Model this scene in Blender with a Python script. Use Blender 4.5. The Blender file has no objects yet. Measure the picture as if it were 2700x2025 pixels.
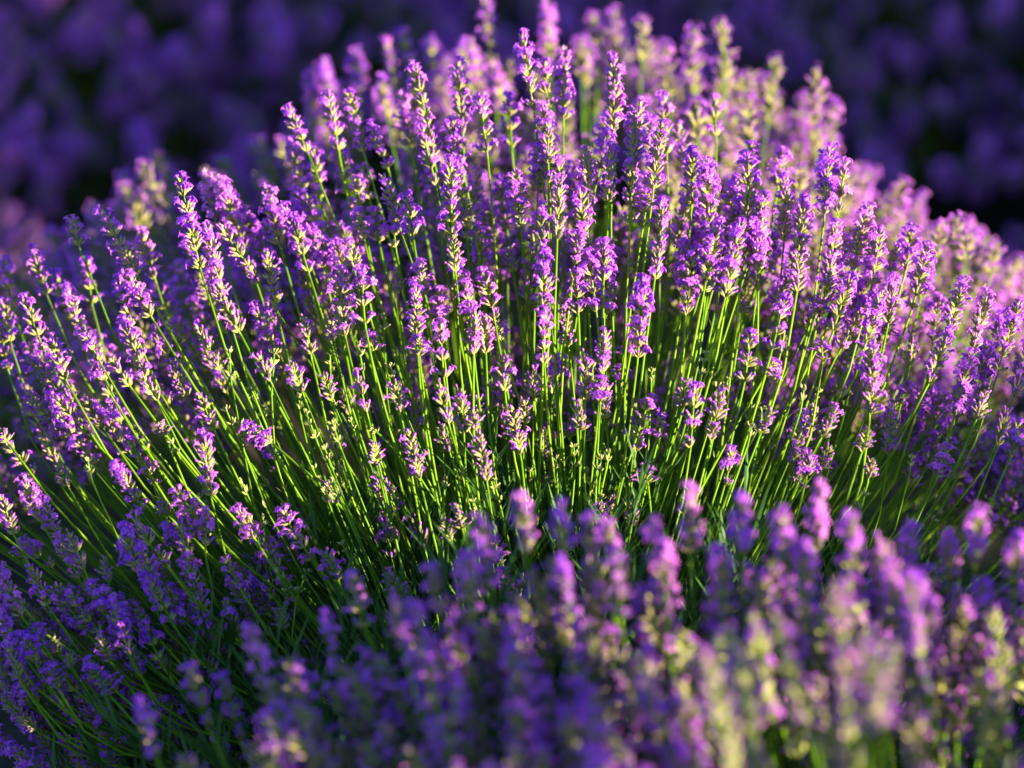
import bpy, math, random
import numpy as np
from mathutils import Vector, Matrix, Quaternion

random.seed(11)
rs = np.random.RandomState(7)
sc = bpy.context.scene
col = sc.collection

# ------------------------------------------------------------------ camera
PITCH = math.radians(20)
FOCUS = 1.889
FWD = Vector((0, math.cos(PITCH), -math.sin(PITCH)))
RIGHT = Vector((1, 0, 0))
UP = Vector((0, math.sin(PITCH), math.cos(PITCH)))
CAM = Vector((-0.027, -1.736, 0.987))
cd = bpy.data.cameras.new('camera')
cam = bpy.data.objects.new('camera', cd)
col.objects.link(cam)
cam.location = CAM
cam.rotation_euler = (math.radians(90) - PITCH, 0, 0)
cd.sensor_width = 36
cd.lens = 100
cd.clip_start = 0.05
cd.clip_end = 600
cd.dof.use_dof = True
cd.dof.focus_distance = FOCUS - 0.005
cd.dof.aperture_fstop = 2.7
cd.dof.aperture_blades = 0
sc.camera = cam

# ------------------------------------------------------------------ light
SUN_EL, SUN_AZ = math.radians(11), (0.86, -0.50)      # low evening sun from the right, a little behind the camera
w = bpy.data.worlds.new('World')
sc.world = w
w.use_nodes = True
nt = w.node_tree
bgn = nt.nodes['Background']
sky = nt.nodes.new('ShaderNodeTexSky')
sky.sky_type = 'NISHITA'
sky.sun_disc = False
sky.sun_elevation = SUN_EL
sky.ozone_density = 3.2
sky.dust_density = 0.4
sky.sun_rotation = math.atan2(SUN_AZ[0], SUN_AZ[1])
nt.links.new(sky.outputs['Color'], bgn.inputs['Color'])
bgn.inputs['Strength'].default_value = 0.075
sd = bpy.data.lights.new('sun', 'SUN')
sd.energy = 5.0
sd.angle = math.radians(0.5)
sd.color = (1.0, 0.80, 0.48)
sun = bpy.data.objects.new('sun', sd)
col.objects.link(sun)
to_sun = Vector((SUN_AZ[0] * math.cos(SUN_EL), SUN_AZ[1] * math.cos(SUN_EL), math.sin(SUN_EL)))
sun.rotation_euler = to_sun.to_track_quat('Z', 'Y').to_euler()
sun.location = to_sun * 20
sc.view_settings.view_transform = 'Standard'
sc.view_settings.look = 'None'
sc.view_settings.exposure = 2.1
sc.view_settings.gamma = 1
sc.view_settings.use_curve_mapping = False
sc.cycles.max_bounces = 7
sc.cycles.diffuse_bounces = 4
sc.cycles.transmission_bounces = 4

# ------------------------------------------------------------------ materials
def mat(name, base_a, base_b, transl=0.3, rough=0.6, grad=None, spec=0.3, obj_amt=0.5):
    """colour = mix(a, b, random per piece and per plant part), optionally running to grad along the piece"""
    m = bpy.data.materials.new(name)
    m.use_nodes = True
    n, l = m.node_tree.nodes, m.node_tree.links
    n.clear()
    out = n.new('ShaderNodeOutputMaterial')
    geo = n.new('ShaderNodeNewGeometry')
    oi = n.new('ShaderNodeObjectInfo')
    mx = n.new('ShaderNodeMath'); mx.operation = 'MULTIPLY'; mx.inputs[1].default_value = obj_amt
    l.new(oi.outputs['Random'], mx.inputs[0])
    ma = n.new('ShaderNodeMath'); ma.operation = 'MULTIPLY_ADD'; ma.inputs[1].default_value = 1 - obj_amt
    l.new(geo.outputs['Random Per Island'], ma.inputs[0]); l.new(mx.outputs[0], ma.inputs[2])
    c = n.new('ShaderNodeMix'); c.data_type = 'RGBA'
    c.inputs['A'].default_value = (*base_a, 1); c.inputs['B'].default_value = (*base_b, 1)
    l.new(ma.outputs[0], c.inputs['Factor'])
    cc = c.outputs['Result']
    if grad:
        at = n.new('ShaderNodeAttribute'); at.attribute_name = 'along'
        g = n.new('ShaderNodeMix'); g.data_type = 'RGBA'
        g.inputs['B'].default_value = (*grad, 1)
        l.new(cc, g.inputs['A']); l.new(at.outputs['Fac'], g.inputs['Factor'])
        cc = g.outputs['Result']
    p = n.new('ShaderNodeBsdfPrincipled')
    p.inputs['Roughness'].default_value = rough
    p.inputs['Specular IOR Level'].default_value = spec
    l.new(cc, p.inputs['Base Color'])
    t = n.new('ShaderNodeBsdfTranslucent'); l.new(cc, t.inputs['Color'])
    ms = n.new('ShaderNodeMixShader'); ms.inputs[0].default_value = transl
    l.new(p.outputs[0], ms.inputs[1]); l.new(t.outputs[0], ms.inputs[2])
    l.new(ms.outputs[0], out.inputs['Surface'])
    return m

M_PETAL = mat('lavender_petal', (0.36, 0.042, 0.93), (0.90, 0.34, 0.94), 0.5, 0.65, obj_amt=0.4)
M_CALYX = mat('lavender_calyx', (0.50, 0.52, 0.11), (0.42, 0.37, 0.17), 0.2, 0.6, grad=(0.20, 0.155, 0.27), spec=0.15)
M_STEM = mat('lavender_stem', (0.060, 0.20, 0.006), (0.19, 0.34, 0.010), 0.1, 0.6, spec=0.2)
M_LEAF = mat('lavender_leaf', (0.03, 0.10, 0.015), (0.06, 0.16, 0.03), 0.2, 0.5)
M_BUD = mat('green_bud', (0.40, 0.46, 0.14), (0.30, 0.34, 0.18), 0.15, 0.5)
M_WOOD = mat('woody_base', (0.09, 0.065, 0.045), (0.13, 0.10, 0.07), 0.0, 0.9)

ms = bpy.data.materials.new('dark_soil'); ms.use_nodes = True
n, l = ms.node_tree.nodes, ms.node_tree.links
pb = n['Principled BSDF']; pb.inputs['Roughness'].default_value = 0.95
no = n.new('ShaderNodeTexNoise'); no.inputs['Scale'].default_value = 35; no.inputs['Detail'].default_value = 8
tc = n.new('ShaderNodeTexCoord'); l.new(tc.outputs['Object'], no.inputs['Vector'])
cr = n.new('ShaderNodeValToRGB')
cr.color_ramp.elements[0].color = (0.010, 0.0075, 0.005, 1); cr.color_ramp.elements[1].color = (0.036, 0.026, 0.018, 1)
l.new(no.outputs['Fac'], cr.inputs[0]); l.new(cr.outputs[0], pb.inputs['Base Color'])
bp = n.new('ShaderNodeBump'); bp.inputs['Strength'].default_value = 0.8; bp.inputs['Distance'].default_value = 0.02
l.new(no.outputs['Fac'], bp.inputs['Height']); l.new(bp.outputs[0], pb.inputs['Normal'])

# ------------------------------------------------------------------ mesh accumulator
class Acc:
    def __init__(s):
        s.v, s.f, s.m, s.t = [], [], [], []
    def add(s, verts, faces, mi, ts):
        o = len(s.v)
        s.v.extend(verts); s.t.extend(ts)
        s.f.extend([tuple(i + o for i in f) for f in faces]); s.m.extend([mi] * len(faces))
    def arrays(s):
        return (np.array([tuple(v) for v in s.v], dtype=np.float32), s.f, np.array(s.m), np.array(s.t, dtype=np.float32))

def to_mesh(name, v, f, m, t, mats, smooth=True):
    me = bpy.data.meshes.new(name)
    me.from_pydata(v.tolist() if hasattr(v, 'tolist') else v, [], f)
    for x in mats: me.materials.append(x)
    me.polygons.foreach_set('material_index', np.asarray(m, dtype=np.int32))
    if smooth: me.polygons.foreach_set('use_smooth', np.ones(len(f), dtype=bool))
    a = me.attributes.new('along', 'FLOAT', 'POINT'); a.data.foreach_set('value', np.asarray(t, dtype=np.float32))
    me.update()
    return me

def frame_of(d):
    d = d.normalized()
    a = Vector((0, 0, 1)) if abs(d.z) < 0.9 else Vector((1, 0, 0))
    x = d.cross(a).normalized()
    return x, d.cross(x).normalized(), d

def tube(acc, pts, rads, sides, mi, ts, close_tip=True):
    V, F, T = [], [], []
    for i, p in enumerate(pts):
        d = (pts[min(i + 1, len(pts) - 1)] - pts[max(i - 1, 0)])
        x, y, _ = frame_of(d)
        for k in range(sides):
            a = 2 * math.pi * k / sides
            V.append(p + (x * math.cos(a) + y * math.sin(a)) * rads[i]); T.append(ts[i])
    for i in range(len(pts) - 1):
        for k in range(sides):
            F.append((i * sides + k, i * sides + (k + 1) % sides, (i + 1) * sides + (k + 1) % sides, (i + 1) * sides + k))
    if close_tip:
        F.append(tuple((len(pts) - 1) * sides + k for k in range(sides)))
    acc.add(V, F, mi, T)

MATS = [M_PETAL, M_CALYX, M_STEM, M_LEAF, M_BUD, M_WOOD]
PET, CAL, STE, LEA, BUD, WOO = range(6)

def flower(acc, p, d, R, size, lod):
    """two-lipped corolla: a short tube and five spreading lobes"""
    x, y, d = frame_of(d)
    a0 = R.uniform(0, 6.28)
    L = 0.0028 * size
    e = p + d * L
    if lod == 0:
        tube(acc, [p - d * 0.001, e], [0.0007 * size, 0.0011 * size], 5, PET, [0.2, 0.5], False)
    n = 5 if lod == 0 else 3
    for k in range(n):
        a = a0 + 2 * math.pi * (k + R.uniform(-.2, .2)) / n
        o = x * math.cos(a) + y * math.sin(a)
        s = x * -math.sin(a) + y * math.cos(a)
        ln = size * R.uniform(0.0019, 0.0028)
        wd = size * R.uniform(0.0008, 0.0012) * (1 if lod == 0 else 1.5)
        up = R.uniform(-0.1, 0.9)
        b = e + o * 0.0006
        m1 = b + o * ln * 0.5 + d * ln * 0.35 * up
        tp = b + o * ln + d * ln * (0.35 * up - R.uniform(0, .5))
        acc.add([b - s * wd * .5, b + s * wd * .5, m1 + s * wd, m1 - s * wd, tp + s * wd * .4, tp - s * wd * .4],
                [(0, 1, 2, 3), (3, 2, 4, 5)], PET, [.6] * 6)

def calyx(acc, p, d, R, size, lod, mi=CAL):
    L = 0.0052 * size * R.uniform(.85, 1.15)
    r = 0.00088 * size
    if lod == 0:
        tube(acc, [p, p + d * L * .25, p + d * L * .7, p + d * L], [r * .45, r * .95, r * 1.05, r * .72], 5, mi, [0, .05, .6, 1])
    else:
        tube(acc, [p, p + d * L * .5, p + d * L], [r * .5, r * 1.15, r * .7], 3, mi, [0, .35, .9], False)
    return p + d * L

def make_spike(kind, L, seed, lod=0):
    R = random.Random(seed)
    acc = Acc()
    bx, by = R.uniform(-.06, .06), R.uniform(-.06, .06)
    def axis(z): return Vector((bx * z * z / L, by * z * z / L, z))
    def adir(z): return (axis(z + .001) - axis(z)).normalized()
    nseg = 4
    tube(acc, [axis(-0.001 + L * .93 * i / nseg) for i in range(nseg + 1)], [.00085, .0008, .0008, .0007, .0005], 4 if lod == 0 else 3, STE, [0] * 5)
    # whorls from the top down
    zs = []
    z = L - 0.004
    while z > 0.001:
        zs.append(z)
        gap = R.uniform(.0038, .0050)
        if kind in 's': gap = R.uniform(.006, .010)
        if len(zs) >= 3 and R.random() < .24: gap *= R.uniform(1.5, 2.3)
        z -= gap
    pf = {'f': R.choice((.30, .42, .52)), 'm': .19, 'b': .04, 's': 0.0, 'g': .05}[kind]
    if lod and kind in 'fm': pf *= 1.6
    for i, z in enumerate(zs):
        top = max(0.0, 1 - i / 2.2)
        n = int(round((13 if lod == 0 else 7) * (1 - .45 * top)))
        if kind == 's': n = 5 if lod == 0 else 4
        if i == len(zs) - 1 and i > 2: n = max(4, n - R.choice((2, 3, 4)))
        wf = min(1, pf * R.choice((.25, .7, 1.1, 1.6)))
        a0 = R.uniform(0, 6.28)
        # two opposite cymes
        for k in range(n):
            side = k % 2
            a = a0 + math.pi * side + R.gauss(0, .62)
            el = math.radians(R.uniform(24, 62) + 22 * top)
            d0 = Vector((math.cos(a) * math.cos(el), math.sin(a) * math.cos(el), math.sin(el)))
            q = Vector((0, 0, 1)).rotation_difference(adir(z))
            d0 = q @ d0
            size = R.uniform(.9, 1.12) * (1 - .25 * top) * (1.25 if lod else 1)
            if kind == 's': size *= .8
            p = axis(z + R.uniform(-.0008, .0012)) + Vector((d0.x, d0.y, 0)) * R.uniform(.0006, .0022)
            e = calyx(acc, p, d0, R, size, lod, BUD if kind in 'sg' else CAL)
            if R.random() < wf:
                fd = (d0 + Vector((R.uniform(-.35, .35), R.uniform(-.35, .35), R.uniform(-.35, .3)))).normalized()
                flower(acc, e, fd, R, R.uniform(.85, 1.2), lod)
            elif kind != 's' and R.random() < .42:
                r = R.uniform(.0006, .0010)      # closed purple bud peeping out of the calyx
                tube(acc, [e - d0 * .0004, e + d0 * .0009, e + d0 * .0019], [r * .8, r * 1.1, r * .4], 4 if lod == 0 else 3, PET, [.2, .5, 1], lod == 0)
        # papery bracts under the whorl
        if lod == 0:
            for k in range(2):
                a = a0 + math.pi * k + R.uniform(-.3, .3)
                o = Vector((math.cos(a), math.sin(a), 0)); s = Vector((-o.y, o.x, 0)); b = axis(z)
                acc.add([b - s * .0009, b + s * .0009, b + o * .0032 + s * .0010 + Vector((0, 0, .0012)), b + o * .0032 - s * .0010 + Vector((0, 0, .0012)), b + o * .0046 + Vector((0, 0, .003))],
                        [(0, 1, 2, 3), (3, 2, 4)], BUD, [0] * 5)
    if kind in 'fm' and R.random() < .8:      # tuft of flowers at the very tip
        for k in range(R.choice((1, 2, 3))):
            d0 = Vector((R.uniform(-.5, .5), R.uniform(-.5, .5), 1)).normalized()
            e = calyx(acc, axis(L - .005), d0, R, .9, lod)
            flower(acc, e, d0, R, 1.0, lod)
    return acc.arrays()

LENS = {'f': (.028, .038, .050, .064), 'm': (.028, .038, .050, .064), 'b': (.022, .030, .040, .052), 'g': (.040, .055), 's': (.016, .026)}
SP, SPM = {}, {}
sd_ = 100
for lod in (0, 1):
    for kd, ls in LENS.items():
        for L in ls:
            for q in range(3 if lod == 0 else 1):
                sd_ += 1
                SP.setdefault((lod, kd), []).append((L, make_spike(kd, L, sd_, lod)))
def spike_mesh(i, kd):
    if (i, kd) not in SPM:
        SPM[(i, kd)] = to_mesh('flower_spike', *SP[(0, kd)][i][1], MATS)
    return SPM[(i, kd)]

def pick(lod, kd, L, R):
    c = sorted(range(len(SP[(lod, kd)])), key=lambda i: abs(SP[(lod, kd)][i][0] - L) + R.uniform(0, .003))
    return c[0]

# ------------------------------------------------------------------ bush building
def bez(p0, p1, p2, p3, t):
    u = 1 - t
    return p0 * (u ** 3) + p1 * (3 * u * u * t) + p2 * (3 * u * t * t) + p3 * (t ** 3)

def stem_geo(acc, p0, base, axis_d, R, thick=.00080, segs=8, sides=5, bracts=True):
    dist = (base - p0).length
    up = (Vector((0, 0, 1)) * .6 + (base - p0).normalized() * .6).normalized()
    p1 = p0 + up * dist * .30
    p2 = base - axis_d * dist * .38
    pts = [bez(p0, p1, p2, base, i / segs) for i in range(segs + 1)]
    tube(acc, pts, [thick * (1.35 - .35 * i / segs) for i in range(segs + 1)], sides, STE, [0] * (segs + 1))
    if bracts:
        for k in range(R.choice((0, 1, 1, 2))):
            t = R.uniform(.35, .9)
            b = bez(p0, p1, p2, base, t); d = (bez(p0, p1, p2, base, min(1, t + .02)) - b).normalized()
            x, y, _ = frame_of(d)
            a = R.uniform(0, 6.28)
            big = t < .6
            ln = R.uniform(.018, .034) if big else R.uniform(.006, .011)
            for sg in (0, math.pi):
                o = x * math.cos(a + sg) + y * math.sin(a + sg)
                blade(acc, b, (d * .9 + o * .45).normalized(), o, ln, .0012 if big else .0010, LEA if big else BUD)

def blade(acc, b, d, o, ln, wd, mi):
    s = d.cross(o).normalized()
    m1 = b + d * ln * .5
    tp = b + d * ln + o * ln * .12
    fold = o * wd * .5
    acc.add([b, m1 + s * wd + fold, m1, m1 - s * wd + fold, tp], [(0, 1, 2), (0, 2, 3), (1, 4, 2), (2, 4, 3)], mi, [0, .5, .5, .5, 1])

def spin_quat(d, R):
    return d.to_track_quat('Z', 'Y') @ Quaternion((0, 0, 1), R.uniform(0, 6.28))

def root_of(base, spread, R):
    """where on the woody crown a stem with its head at base (relative to the plant) starts"""
    h = Vector((base.x, base.y, 0))
    k = min(1.0, h.length / .4)
    j = Vector((R.gauss(0, .028), R.gauss(0, .028), 0))
    return (h.normalized() * spread * k if h.length > 1e-4 else Vector((0, 0, 0))) + j + Vector((0, 0, R.uniform(.03, .08)))

def foliage_acc(R, n_shoots, rad, hgt, lpn=10):
    acc = Acc()
    for i in range(n_shoots):
        a = R.uniform(0, 6.28); r = rad * math.sqrt(R.random())
        tip = Vector((math.cos(a) * r, math.sin(a) * r, hgt * (1 - .55 * (r / rad) ** 2) * R.uniform(.7, 1.08)))
        p0 = Vector((math.cos(a) * r * .35, math.sin(a) * r * .35, .02))
        pts = [bez(p0, p0 + Vector((0, 0, .05)), tip - Vector((math.cos(a) * .02, math.sin(a) * .02, .05)), tip, t / 4) for t in range(5)]
        tube(acc, pts, [.0018, .0016, .0014, .0011, .0008], 3, LEA, [0] * 5)
        for k in range(lpn):
            t = R.uniform(.25, 1)
            b = bez(p0, p0 + Vector((0, 0, .05)), tip - Vector((math.cos(a) * .02, math.sin(a) * .02, .05)), tip, t)
            aa = R.uniform(0, 6.28)
            o = Vector((math.cos(aa), math.sin(aa), R.uniform(-.1, .1)))
            d = (Vector((0, 0, R.uniform(.9, 1.6))) + o * .6 + Vector((math.cos(a), math.sin(a), 0)) * r * 1.6).normalized()
            blade(acc, b, d, o.normalized(), R.uniform(.028, .055), R.uniform(.0011, .0017), LEA)
    return acc

def wood_acc(R):
    acc = Acc()
    for i in range(14):
        a = i * 2.4; r = R.uniform(.05, .12)
        e = Vector((math.cos(a) * r, math.sin(a) * r, R.uniform(.06, .11)))
        tube(acc, [Vector((math.cos(a) * .015, math.sin(a) * .015, -.02)), e * .5 + Vector((0, 0, .01)), e], [.010, .007, .004], 6, WOO, [0, 0, 0])
    return acc

def obj(name, me, parent=None, loc=(0, 0, 0)):
    o = bpy.data.objects.new(name, me); col.objects.link(o)
    if parent: o.parent = parent
    o.location = loc
    return o

def joined(entries, R, lod0=1, segs=4, sides=3):
    """many stems with their spikes in one mesh (stuff)"""
    acc = Acc(); VV, FF, MM, TT, off = [], [], [], [], 0
    for base, tip, kd, *near in entries:
        lod = 0 if near and near[0] else lod0
        d = (tip - base).normalized(); L = (tip - base).length
        stem_geo(acc, root_of(base, .13, R), base, d, R, .00072, segs, sides, False)
        i = pick(lod, kd, L, R); L0, (v, f, m, t) = SP[(lod, kd)][i]
        q = spin_quat(d, R); mt = np.array(q.to_matrix(), dtype=np.float32); ws = .92 if lod == 0 else 1.15
        vv = (v * np.array([ws, ws, L / L0], dtype=np.float32)) @ mt.T + np.array(base, dtype=np.float32)
        VV.append(vv); FF.extend([tuple(k + off for k in ff) for ff in f]); MM.append(m); TT.append(t); off += len(vv)
    v, f, m, t = acc.arrays()
    VV.append(v); FF.extend([tuple(k + off for k in ff) for ff in f]); MM.append(m); TT.append(t)
    return np.concatenate(VV), FF, np.concatenate(MM), np.concatenate(TT)

def lavender(label, root, entries, R, group, extra=(), fol=(150, .26, .22, 22), spread=.13):
    e = bpy.data.objects.new('lavender_bush', None); col.objects.link(e)
    e.location = root; e['label'] = label; e['category'] = 'lavender bush'; e['group'] = group
    for base, tip, kd in entries:
        b = base - root; t = tip - root
        d = (t - b).normalized(); L = (t - b).length
        p0 = root_of(b, spread, R)
        acc = Acc()
        stem_geo(acc, Vector((0, 0, 0)), b - p0, d, R, .00066 if kd == 's' else R.uniform(.00072, .00088))
        s = obj('stem', to_mesh('stem', *acc.arrays(), MATS), e, p0)
        i = pick(0, kd, L, R)
        h = obj('flower_spike', spike_mesh(i, kd), s, b - p0)
        h.rotation_mode = 'QUATERNION'; h.rotation_quaternion = spin_quat(d, R)
        wsc = R.uniform(.84, 1.02)
        h.scale = (wsc, wsc, L / SP[(0, kd)][i][0])
    if extra:
        x = obj('stem_cluster', to_mesh('stem_cluster', *joined([(x[0] - root, x[1] - root, *x[2:]) for x in extra], R), MATS), e); x['kind'] = 'stuff'
    f = obj('foliage', to_mesh('foliage', *foliage_acc(R, *fol).arrays(), MATS), e); f['kind'] = 'stuff'
    obj('woody_crown', to_mesh('woody_crown', *wood_acc(R).arrays(), MATS), e)
    return e

# ------------------------------------------------------------------ where the heads stand
SRC = 2700.0
def at(px, py, depth):
    """a point in the field, from where it shows at a given distance"""
    x = (px - SRC / 2) / SRC * 0.36 * depth
    y = -(py - 2025 / 2) / SRC * 0.36 * depth
    return CAM + FWD * depth + RIGHT * x + UP * y

MAIN = Vector((0, 0, 0))
# heads of the big bush: x, y of tip, x, y of foot (photo crops of 900 px shown 2212 wide), bloom, metres behind the sharp plane
CA = """1180 30 1300 520 m 0;1350 330 1450 720 m 0;1400 640 1560 940 m 0;470 215 520 390 m 6;690 210 900 570 m 3;930 300 1010 600 f 6;210 430 310 700 f 7;440 700 560 980 f 3;760 620 860 900 f 3;850 600 990 840 m 2;150 750 300 1070 f 3;20 760 70 1000 f 5;320 990 440 1260 m 0;580 980 660 1140 m 0;620 1150 740 1370 m 0;830 920 950 1230 f 0;740 1130 860 1300 b 0;940 1240 1040 1400 b 0;1300 940 1440 1180 b 1;560 1370 680 1560 b 3;730 1420 840 1640 m 0;1300 1350 1390 1560 b 2;1040 1510 1070 1600 b 0;170 1400 300 1620 b 4;0 1560 60 1650 b 2;1730 450 1790 780 b 3;1700 850 1840 1090 b 3;1900 240 2010 570 f 3;2090 320 2170 700 f 4;1730 30 1820 380 m 4;1340 -20 1440 380 f 6;1460 30 1600 420 f 6;1980 870 2020 1100 b 1;1480 1040 1500 1260 s 0;1780 1080 1760 1330 s 0;1930 1340 1950 1480 s 0;1560 1510 1570 1640 s 0;1620 1540 1770 1650 f -1;30 520 80 760 f 10;560 520 600 760 f 9;380 600 470 860 f 9;1150 560 1230 860 f 12;1480 560 1560 860 f 12;2150 880 2170 1010 b 1;0 950 60 1200 f 6;120 1130 220 1400 f 8"""
CB = """160 620 280 880 f 6;420 540 480 880 f 7;540 570 640 870 m 7;700 720 800 990 f 7;900 560 950 850 m 10;990 380 1090 900 m 5;1240 370 1280 760 m 6;1220 700 1280 960 f 5;1400 590 1440 900 f 4;1660 180 1740 600 m 5;1810 320 1830 600 f 5;1940 300 1930 700 f 6;1820 640 1840 1020 m 3;1200 1000 1210 1500 f 1;1215 1470 1230 1640 b 0;930 1190 960 1430 f 3;820 1340 850 1520 m 3;590 1060 620 1240 m 5;560 1490 580 1640 b 2;1790 1240 1790 1480 m 0;1800 1490 1830 1750 f 0;1910 1140 1890 1440 b 0;2040 1160 2060 1400 f 0;2040 1400 1990 1700 f 0;370 320 440 600 f 22;290 420 310 700 f 22;570 280 600 550 f 25;790 200 850 450 f 22;890 150 970 400 m 25;1070 190 1100 420 f 25;1250 230 1350 550 f 20;1350 220 1400 550 f 20;1430 -30 1470 300 m 22;1820 -30 1840 280 f 20;740 430 790 650 f 18;1480 350 1560 650 f 18;2030 200 2080 450 f 20;640 1000 680 1180 f 7;300 900 360 1180 f 8;480 860 540 1160 f 8;170 860 260 1120 f 9;1060 960 1100 1200 f 8;1360 1060 1340 1300 f 6;1570 560 1600 860 f 9;1520 1100 1560 1330 f 9;700 1280 740 1460 f 4;600 1280 640 1440 f 4;330 1420 380 1640 f 4;190 1340 240 1560 f 5"""
CC = """430 20 430 250 f 22;560 30 530 330 f 22;730 60 720 300 m 20;330 200 330 400 f 20;860 240 900 500 f 20;1040 160 1060 500 f 20;1240 50 1250 240 f 20;1250 260 1260 480 f 20;1590 310 1530 700 m 20;1480 430 1500 650 f 22;1830 420 1850 900 f 20;1940 600 1920 850 f 22;1740 560 1730 800 f 24;1420 600 1400 850 m 15;550 320 530 760 m 4;680 600 660 1000 m 1;830 760 790 1130 m 0;370 870 370 1120 m 2;510 860 500 1200 m 1;660 1000 640 1340 m 1;850 590 880 900 f 7;780 680 800 880 f 6;1190 560 1200 800 m 8;1060 900 1040 1230 f 2;1150 1000 1150 1420 f 0;1430 1000 1390 1400 m 1;1320 1070 1290 1300 f 3;1420 830 1420 980 f 5;1620 900 1600 1100 f 8;1930 880 1900 1300 f 2;2040 990 1990 1270 m 2;1650 1090 1640 1450 m 3;1780 1230 1720 1590 f 2;1980 1400 1920 1700 f 2;2170 1290 2080 1640 m 2;870 1240 800 1700 m -1;1330 1400 1290 1700 m 0;1180 1430 1150 1750 m 0;990 1490 1000 1700 f 0;480 1490 470 1720 f 0;1500 1300 1480 1640 m 2;1060 580 1080 800 f 12;960 740 1000 960 m 8;1750 1000 1730 1200 f 12;760 1150 740 1260 f 1"""
CD = """90 200 150 590 m -1;240 190 280 530 f -1;290 570 340 690 f -1;600 300 610 580 m -1;620 600 630 720 f -1;760 300 770 490 f 0;640 130 660 330 f 1;870 130 870 330 m 1;940 270 960 480 f 0;1070 200 1120 500 f 0;1110 480 1160 620 f 0;760 540 790 880 f -2;990 480 980 710 m -1;1060 490 1060 700 m -1;1430 190 1430 520 f 0;1430 470 1440 780 f -1;1560 380 1600 680 b 0;1650 260 1660 450 f 0;1740 100 1780 460 f 0;1840 30 1840 470 f 0;2080 310 2040 760 f -1;1830 600 1810 830 m -1;1710 740 1700 1040 b -2;1810 880 1800 1020 f -2;1160 740 1190 1010 b -1;240 860 300 1120 m -2;480 900 520 1140 b -2;760 930 830 1190 b -3;900 950 920 1260 b -3;980 1080 1000 1220 b -3;570 1240 640 1550 b -3;1020 1260 1070 1550 b -3;1240 1100 1290 1390 b -2;1070 880 1100 1100 b 2;70 1020 100 1200 s 0;60 1520 120 1650 s -2;800 1490 790 1600 s -2;1860 1330 1840 1440 s -1;2120 1000 2060 1160 m -1;2060 1140 2020 1400 b -1;2130 790 2130 930 s 0;240 640 270 870 s 0;50 690 50 790 s 2;2090 1430 2110 1540 f -2;1300 320 1300 420 f 12;1220 620 1220 700 f 16;400 440 400 560 s 3;480 180 490 340 b 3;1210 30 1240 170 b 5;1980 640 1980 720 f 5"""
CE = """350 60 270 480 m -1;200 70 130 460 f -1;40 200 20 600 f 0;650 520 570 830 f -2;590 870 530 970 f -2;450 720 400 1010 m -2;890 480 880 570 f 0;1060 380 970 690 f -1;910 770 905 880 m -1;760 200 740 420 m 0;480 80 490 300 f 1;1000 30 930 400 m 0;1270 490 1160 840 f -1;1220 820 1210 1260 f -2;1190 1320 1160 1460 b -2;1160 200 1090 340 m 2;1290 60 1220 400 f 2;1380 150 1350 320 m 2;1500 30 1440 300 m 3;1590 180 1480 550 m 1;1370 370 1330 640 f 1;1810 380 1730 650 m 0;1720 690 1590 1020 m 0;1540 1100 1520 1190 b 0;1960 470 1880 800 m 0;2150 540 2040 960 m 0;1850 870 1760 1250 f -1;2220 800 2140 1120 m 0;2180 1280 2120 1500 f -2;1500 690 1470 900 b 3;1350 1200 1330 1500 b 0;980 1160 960 1300 m -1;770 1270 700 1560 m -2;230 1100 180 1400 b -3;80 1060 50 1440 m -3;520 1170 490 1380 s -1;820 1480 800 1640 b -3;1700 1440 1640 1640 f -2;1220 1510 1200 1650 b -2;1960 1080 1900 1250 b -1;1480 1480 1470 1600 s -1;140 830 110 1000 s 0;1680 20 1640 200 f 12;1770 0 1780 200 m 12;1840 80 1830 220 f 12;2020 140 2000 300 f 15;1930 190 1900 400 f 15;640 380 620 520 f 3;1130 560 1110 660 f 4;1650 480 1620 760 f 6;2060 640 2020 900 f 4;1560 300 1540 460 f 8;2100 1200 2040 1420 b 0;400 490 390 560 b 3;1990 800 1930 1100 f 3;1340 640 1320 700 f 3"""
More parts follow.
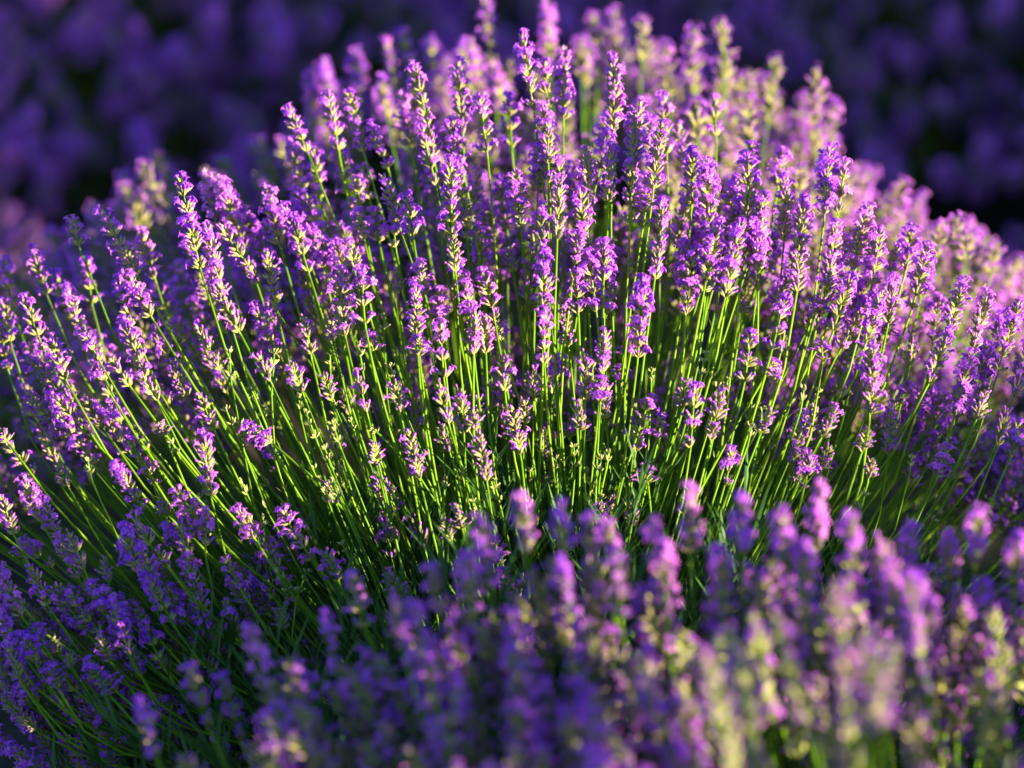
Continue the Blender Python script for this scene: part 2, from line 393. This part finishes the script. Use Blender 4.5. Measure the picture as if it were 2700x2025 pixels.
CF = """830 0 930 180 m 0;960 170 1010 360 m 0;1320 60 1370 410 m -2;150 300 280 580 m -2;300 450 380 650 f -2;20 410 90 640 b -2;460 640 560 900 b -3;400 680 520 940 f -3;130 700 150 790 f -2;200 850 310 1100 b -3;380 960 450 1110 b -3;670 810 710 980 b -3;820 610 900 900 f -4;890 570 1000 740 b -3;1030 760 1110 870 b -3;920 740 1000 980 f -4;980 930 1120 1220 f -4;1150 380 1270 520 f -2;1220 500 1400 640 f -2;1170 590 1250 800 b -3;1340 520 1330 760 m -2;1230 830 1310 1150 m -3;1470 820 1550 980 m -3;1540 950 1640 1120 m -3;1560 490 1660 680 f -3;1680 640 1810 860 f -3;1830 500 1930 660 f -3;1930 660 2050 830 m -3;1620 800 1780 1050 b -2;2120 770 2220 1000 b -4;600 970 680 1150 f -4;700 1020 830 1200 f -4;730 1100 850 1450 m -5;470 1130 580 1300 f -3;1280 1180 1400 1260 f -3;1470 1070 1560 1330 b -3;1990 870 1920 1060 s -3;1800 1130 1850 1260 b -3;40 930 150 1180 f -5;30 1200 120 1380 f -5;170 1310 230 1470 f -5;230 1250 270 1340 f -5;340 1320 390 1420 b -4;950 1270 1060 1500 m -4;870 1380 920 1560 m -4;570 1460 660 1620 f -5;340 1500 380 1640 f -5;60 1380 140 1600 b -5;1350 1460 1430 1560 b -4;560 140 600 300 s 0;380 200 460 360 b 2;60 60 230 260 m 2;270 20 380 180 b 3;1040 430 1100 500 b -1;2150 290 2210 430 s -3;1700 520 1710 630 s -2;1250 1290 1300 1340 f -3;640 1300 720 1470 m -5;890 1130 980 1260 b -4;1040 1440 1110 1540 b -4;680 1560 760 1660 f -5;150 1560 220 1700 f -5;440 1420 470 1500 b -5;-60 800 30 960 f -5;-60 1080 20 1300 f -5"""
CG = """710 310 820 510 b -4;910 310 960 440 b -4;1000 220 1030 360 b -4;1100 170 1110 280 s -3;560 680 680 860 m -5;1300 640 1400 830 f -4;1360 880 1400 960 f -4;1900 210 1960 290 m -3;250 440 290 540 s -3;140 530 230 720 b -4;1260 470 1280 590 f -3;1180 120 1190 200 s -3;440 -300 500 -250 s -2"""
def parse(txt, ox, oy):
    out = []
    for r in txt.split(';'):
        a = r.split()
        x0, y0, x1, y1 = [float(q) * 900 / 2212 for q in a[:4]]
        out.append((x0 + ox, y0 + oy, x1 + ox, y1 + oy, a[4], float(a[5]) / 100))
    return out
marks = (parse(CA, 0, 500) + parse(CB, 700, 50) + parse(CC, 1400, 50) + parse(CD, 850, 650) + parse(CE, 1800, 600)
         + parse(CF, 0, 1150) + parse(CG, 800, 1250))

R = random.Random(5)
ROOT_DEPTH = FOCUS + 0.08
def head(x0, y0, x1, y1, kd, d):
    D = FOCUS + (d if d < .11 else d * 1.45) + R.uniform(-.008, .008)
    b = at(x1, y1, D)
    # heads lean away from the middle of the plant in depth too
    lean = max(-.5, min(.6, (b - MAIN).y / .5))
    t = at(x0, y0, D)
    t = b + (t - b) + Vector((0, 1, 0)) * (t - b).length * lean * .5
    t = b + (t - b) * R.uniform(1.08, 1.24)
    return (b, t, kd)
parts = [head(*m) for m in marks]
print('marked heads', len(parts))
# the far side of the big bush, seen soft behind the sharp heads
TOP = [(-500, 1000), (-250, 800), (0, 690), (180, 600), (420, 500), (520, 420), (760, 300), (900, 190), (1100, 130), (1300, 120), (1600, 80), (1950, 130), (2100, 240), (2320, 440), (2520, 620), (2700, 720), (2950, 900), (3200, 1200)]
def top(x):
    return float(np.interp(x, [p[0] for p in TOP], [p[1] for p in TOP]))
def rand_head(x, y, d, L, kd):
    D = FOCUS + d
    t = at(x, y, D)
    out = Vector((t.x, t.y, .42)) - Vector((0, 0, 0))
    ax = Vector((t.x * 1.1, t.y * .9, .50)).normalized()
    ax = (ax + Vector((R.gauss(0, .08), R.gauss(0, .08), 0))).normalized()
    return (t - ax * L, t, kd)
fill = []
for i in range(460):
    x = R.uniform(-350, 3050)
    q = R.random() ** 1.2
    y = top(x) + 20 + q * 520
    d = .12 + .36 * (1 - q) * R.uniform(.6, 1) + R.uniform(-.03, .03)
    fill.append(rand_head(x, y, d, R.uniform(.038, .064), R.choice('ffmmb')))
# small unopened heads and short shoots low on the front
for i in range(60):
    x = R.uniform(300, 2700); y = R.uniform(950, 1500)
    fill.append(rand_head(x, y, R.uniform(-.05, .08), R.uniform(.014, .026), 's'))
for i in range(46):      # shaded lower heads at the far left and out of the frame on both sides
    x = R.choice((R.uniform(-500, 0), R.uniform(2700, 3200), R.uniform(-300, 500))); y = R.uniform(1000, 2000)
    fill.append(rand_head(x, y, R.uniform(-.05, .12), R.uniform(.030, .045), R.choice('mfb')))
for i in range(90):      # heads of the far side seen low between the stems
    x = R.uniform(250, 2500)
    fill.append(rand_head(x, R.uniform(620, 1080), R.uniform(.12, .30), R.uniform(.034, .055), R.choice('ffm')))
for x0, x1, ya, yb, n_ in ((100, 480, 330, 620, 22), (-60, 200, 560, 800, 10), (2180, 2740, 330, 700, 26), (1900, 2300, 180, 420, 12)):
    for i in range(n_):  # softer heads on both shoulders
        x = R.uniform(x0, x1); f_ = (x - x0) / (x1 - x0)
        lo = ya + (yb - ya) * (f_ if x0 > 1500 else 1 - f_)
        fill.append(rand_head(x, lo + abs(R.gauss(0, 110)), R.uniform(.26, .44), R.uniform(.04, .06), R.choice('ffm')))
for i in range(110):      # shaded heads hanging low on the near left
    fill.append(rand_head(R.uniform(-80, 850), R.uniform(1480, 2120), R.uniform(-.04, .03), R.uniform(.030, .045), R.choice('fmbb')))
n_part = 300
crown = []
for i in range(85):     # more heads near the sharp plane, packed under the top of the dome
    x = R.uniform(60, 2650)
    h = rand_head(x, top(x) + R.uniform(190, 520), R.uniform(.01, .11), R.uniform(.034, .056), R.choice('fffmmb'))
    crown.append((*h, 1))
for i in range(70):      # small half-open heads hanging among the stems
    x = R.uniform(650, 2250)
    crown.append((*rand_head(x, R.uniform(930, 1400), R.uniform(-.04, .05), R.uniform(.016, .032), R.choice('sbbm')), 1))
parts.sort(key=lambda h: (h[1] - CAM).dot(FWD) > FOCUS + .1)       # the soft ones at the back go last
extra = [(*h, (h[1] - CAM).dot(FWD) < FOCUS + .08) for h in parts[n_part:]] + crown + [(*h, (h[1] - CAM).dot(FWD) < FOCUS + .05) for h in fill]
parts2 = parts[:n_part]
lavender('large sunlit lavender bush in sharp focus, violet spikes fanned out on bright green stems', MAIN, parts2, R,
         'lavender bushes of the near row', extra, fol=(520, .34, .285, 30))

# ---- foreground bush, nearer than the sharp plane
FORE = Vector((.22, -.58, 0))
FT = [(-100, 1659), (250, 1640), (400, 1450), (550, 1350), (700, 1290), (900, 1235), (1000, 1150), (1130, 1090), (1500, 1080), (1770, 1070), (2212, 1130), (2600, 1250)]
FM = """1125 1065 1140 1200;1210 1080 1215 1190;1050 1105 1060 1280;1270 1110 1280 1210;1310 1120 1320 1240;1405 1120 1410 1240;1490 1045 1490 1200;1600 1070 1600 1200;1690 1095 1700 1230;1770 1035 1760 1200;1835 1105 1835 1230;1900 1155 1900 1280;1960 1130 1950 1260;2050 1150 2050 1290;2115 1090 2105 1230;2190 1150 2190 1300;1430 1170 1440 1330;1560 1180 1560 1330;1740 1170 1740 1340;1215 1200 1235 1340;930 1215 965 1380;1000 1195 1020 1340;890 1300 920 1440;755 1235 790 1360;700 1320 730 1450;855 1290 870 1400;640 1430 680 1580;550 1340 580 1530;410 1430 450 1570;300 1510 340 1640;480 1450 520 1600;985 1470 970 1610;1610 1400 1640 1560;1960 1240 1970 1380;1330 1200 1340 1340;1650 1230 1650 1380;1830 1230 1840 1380;2000 1290 2000 1430;2120 1250 2120 1400;1100 1350 1110 1500;1250 1340 1270 1480;800 1390 830 1560;760 1500 780 1650;920 1420 950 1580;1400 1390 1400 1540;1180 1470 1190 1600"""
def ft(x): return float(np.interp(x, [p[0] for p in FT], [p[1] for p in FT]))
K = 2700 / 2212
fparts = []
for r in FM.split(';'):
    x0, y0, x1, y1 = [float(q) for q in r.split()]
    D = FOCUS - .25 - (y0 - 1080) / 580 * .10 + R.uniform(-.03, .03) + (0.1 if x0 < 850 else 0)
    b = at(x1 * K, y1 * K, D); t = at(x0 * K, y0 * K, D)
    t = t + Vector((0, -.15, 0)) * (t - b).length
    fparts.append((b, t, R.choice('fffm')))
def project(p):
    v = p - CAM; D = v.dot(FWD)
    return (v.dot(RIGHT) / D / .36 * SRC + SRC / 2, 2025 / 2 - v.dot(UP) / D / .36 * SRC, D)
def dome(root, n, rad, hgt, R, keep=None, kinds='ffm', edge=.55, lean=1.3, ll=(.036, .060)):
    out = []
    tries = 0
    while len(out) < n and tries < n * 30:
        tries += 1
        a = R.uniform(0, 6.28); r = rad * math.sqrt(R.random())
        tip = root + Vector((math.cos(a) * r, math.sin(a) * r, hgt * (1 - edge * (r / rad) ** 2) * R.uniform(.86, 1.06)))
        ax = Vector((math.cos(a) * r * lean, math.sin(a) * r * lean, .5)).normalized()
        ax = (ax + Vector((R.gauss(0, .09), R.gauss(0, .09), 0))).normalized()
        L = R.uniform(*ll)
        if keep and not keep(tip): continue
        out.append((tip - ax * L, tip, R.choice(kinds)))
    return out
def keep_fore(t):
    x, y, D = project(t)
    if -200 < x < 2900 and D < FOCUS - .47: return False
    if -60 < x < 2760: return y > ft(x / K) * K + 100
    return True
fparts += dome(FORE + Vector((.08, .05, 0)), 200, .44, .47, R, keep_fore, 'ffmmb', .6, .6, (.046, .070))

fextra = dome(FORE + Vector((.08, .02, -.06)), 230, .46, .44, R, keep_fore, 'fmmbb', .6, .6, (.046, .070))
for i in range(240):
    x = R.uniform(250, 2750)
    q = R.random()
    y = ft(x / K) * K + 130 + q * 650
    D = FOCUS - .22 - .14 * q - R.uniform(0, .05)
    if y > 2120 or (x > 1500 * K and y > 1400 * K and R.random() < .6): continue
    t = at(x, y, D)
    ax = (Vector(((t.x - FORE.x) * .6, .03, .5)).normalized() + Vector((R.gauss(0, .08), R.gauss(0, .08), 0))).normalized()
    fextra.append((t - ax * R.uniform(.046, .072), t, R.choice('ffmmbb')))
def ripen(h):
    x, y, D = project(h[1])
    return (h[0], h[1], R.choice('gggbm') if x / K > 1430 and y / K > 1300 else h[2])
def thin(h):
    x, y, D = project(h[1])
    return x / K > 1500 and y / K > 1400 and x < 2760 and R.random() < .5
fextra = [h for h in fextra if not thin(h)]
fparts = [ripen(h) for h in fparts]; fextra = [ripen(h) for h in fextra]
fparts, fextra = (fparts + fextra)[:300], (fparts + fextra)[300:]
lavender('blurred lavender bush nearest the camera, pink and violet spikes overlapping the big bush', FORE, fparts, R,
         'lavender bushes of the near row', fextra, fol=(200, .26, .20, 22), spread=.18)

# ---- the rest of the near row, outside the frame; their shade falls into it
def shared_bush(seed, n, rad, hgt):
    R2 = random.Random(seed)
    e = joined(dome(Vector((0, 0, 0)), n, rad, hgt, R2, edge=.84), R2)
    return (to_mesh('stem_cluster', *e, MATS), to_mesh('foliage', *foliage_acc(R2, 130, rad * .65, .24, 16).arrays(), MATS), to_mesh('woody_crown', *wood_acc(R2).arrays(), MATS))
SB = [shared_bush(901, 950, .50, .50), shared_bush(902, 950, .52, .50)]
def far_bush(x, y, label, group, k, rot, s=1.0):
    e = bpy.data.objects.new('lavender_bush', None); col.objects.link(e)
    e.location = (x, y, 0); e.rotation_euler.z = rot; e.scale = (s, s, s)
    e['label'] = label; e['category'] = 'lavender bush'; e['group'] = group
    a = obj('stem_cluster', SB[k][0], e); a['kind'] = 'stuff'
    b = obj('foliage', SB[k][1], e); b['kind'] = 'stuff'
    obj('woody_crown', SB[k][2], e)
NEAR = 'lavender bushes of the near row'
far_bush(1.02, -.34, 'lavender bush beside the right flank of the big sharp bush', NEAR, 1, 2.2, 1.0)
far_bush(.98, -.86, 'small lavender bush right of the blurred pink one, towards the camera', NEAR, 0, 4.0, .62)
far_bush(1.75, -.62, 'lavender bush farthest right in the near row', NEAR, 1, 5.0, .95)
BG = 'shaded lavender bushes of the row behind'
far_bush(-.66, .78, 'soft lavender bush behind the left shoulder of the big bush', BG, 0, 1.1, .62)
far_bush(.80, .80, 'soft lavender bush behind the right shoulder of the big bush', BG, 1, 2.9, .84)
labs = ['blurred dark violet lavender bush of the far row, leftmost in the photo',
        'blurred violet lavender bush of the far row, second from the left edge',
        'blurred brighter violet lavender bush of the far row, above the left slope',
        'blurred violet lavender bush straight behind the crest of the big bush',
        'blurred dark lavender bush of the far row, above the right slope of the big bush',
        'darkest blurred lavender bush of the far row, near the right edge',
        'shaded lavender bush at the right end of the far row']
for i, (x, y, s) in enumerate(((-1.36, 1.90, 1.3), (-.90, 1.84, 1.3), (-.42, 1.94, 1.35), (.08, 1.98, 1.3), (.58, 1.88, 1.3), (1.08, 1.94, 1.35), (1.60, 1.90, 1.35))):
    far_bush(x, y, labs[i], BG, i % 2, i * 1.3, s)

# ---- added shrubs, unseen out of the frame, put in to shade the row behind
def shrub(x, y, h, rad, label, seed):
    R3 = np.random.RandomState(seed)
    e = bpy.data.objects.new('added_shade_shrub', None); col.objects.link(e); e.location = (x, y, 0)
    e['label'] = label; e['category'] = 'shrub'; e['group'] = 'unseen shrubs added to shade the far lavender row'
    a = Acc(); Rr = random.Random(seed)
    for k in range(9):
        an = k * 2.4; q = Vector((math.cos(an) * rad * .6, math.sin(an) * rad * .6, h * Rr.uniform(.55, .9)))
        tube(a, [Vector((0, 0, -.02)), q * .4 + Vector((0, 0, .05)), q], [.022, .014, .005], 6, WOO, [0, 0, 0])
    obj('trunk', to_mesh('trunk', *a.arrays(), MATS), e)
    nl = 5200
    cl = R3.normal(size=(60, 3)); cl /= np.linalg.norm(cl, axis=1)[:, None]
    cl = cl * R3.uniform(.35, .82, (60, 1)) * np.array([rad, rad, h * .48]) + np.array([0, 0, h * .53])
    c = cl[R3.randint(0, 60, nl)] + R3.normal(size=(nl, 3)) * rad * .13
    c[:, 2] = np.maximum(c[:, 2], .03)
    u = R3.normal(size=(nl, 3)); u /= np.linalg.norm(u, axis=1)[:, None]
    w_ = np.cross(u, R3.normal(size=(nl, 3))); w_ /= np.linalg.norm(w_, axis=1)[:, None]
    ln = R3.uniform(.018, .034, (nl, 1)); wd = ln * .45
    v = np.stack([c - u * ln, c + w_ * wd, c + u * ln, c - w_ * wd], 1).reshape(-1, 3)
    f = [(4 * i, 4 * i + 1, 4 * i + 2, 4 * i + 3) for i in range(nl)]
    o = obj('crown', to_mesh('crown', v, f, np.full(nl, LEA), np.zeros(len(v)), MATS, False), e); o['kind'] = 'stuff'
shrub(1.02, .42, .80, .27, 'smallest round green shrub added out of view for shade, beside the soft lavender bush on the right', 44)
shrub(1.50, .48, 1.0, .34, 'middle-sized round green shrub added out of view for shade, next to the smallest one', 45)
shrub(2.15, .25, 1.05, .48, 'round green shrub added out of view for shade, third from the big bush', 41)
shrub(2.95, .15, 1.25, .52, 'tallest round green shrub added out of view for shade', 42)
shrub(3.75, .05, 1.2, .50, 'round green shrub added out of view for shade, farthest right', 43)

# ------------------------------------------------------------------ ground
acc = Acc()
N = 90
xs = np.concatenate([[-300, -60, -12], np.linspace(-4, 4, N), [12, 60, 300]])
V, F = [], []
for j, y in enumerate(xs):
    for i, x in enumerate(xs):
        z = 0.0
        if abs(x) < 4 and abs(y) < 4:
            z = .012 * math.sin(x * 9 + y * 3) + .010 * math.sin(y * 13 - x * 5) + rs.uniform(-.006, .006) - .01
        V.append((x, y + 1, z))
m_ = len(xs)
for j in range(m_ - 1):
    for i in range(m_ - 1):
        F.append((j * m_ + i, j * m_ + i + 1, (j + 1) * m_ + i + 1, (j + 1) * m_ + i))
me = bpy.data.meshes.new('ground'); me.from_pydata(V, [], F); me.materials.append(ms)
me.polygons.foreach_set('use_smooth', np.ones(len(F), dtype=bool))
g = obj('ground', me); g['kind'] = 'structure'
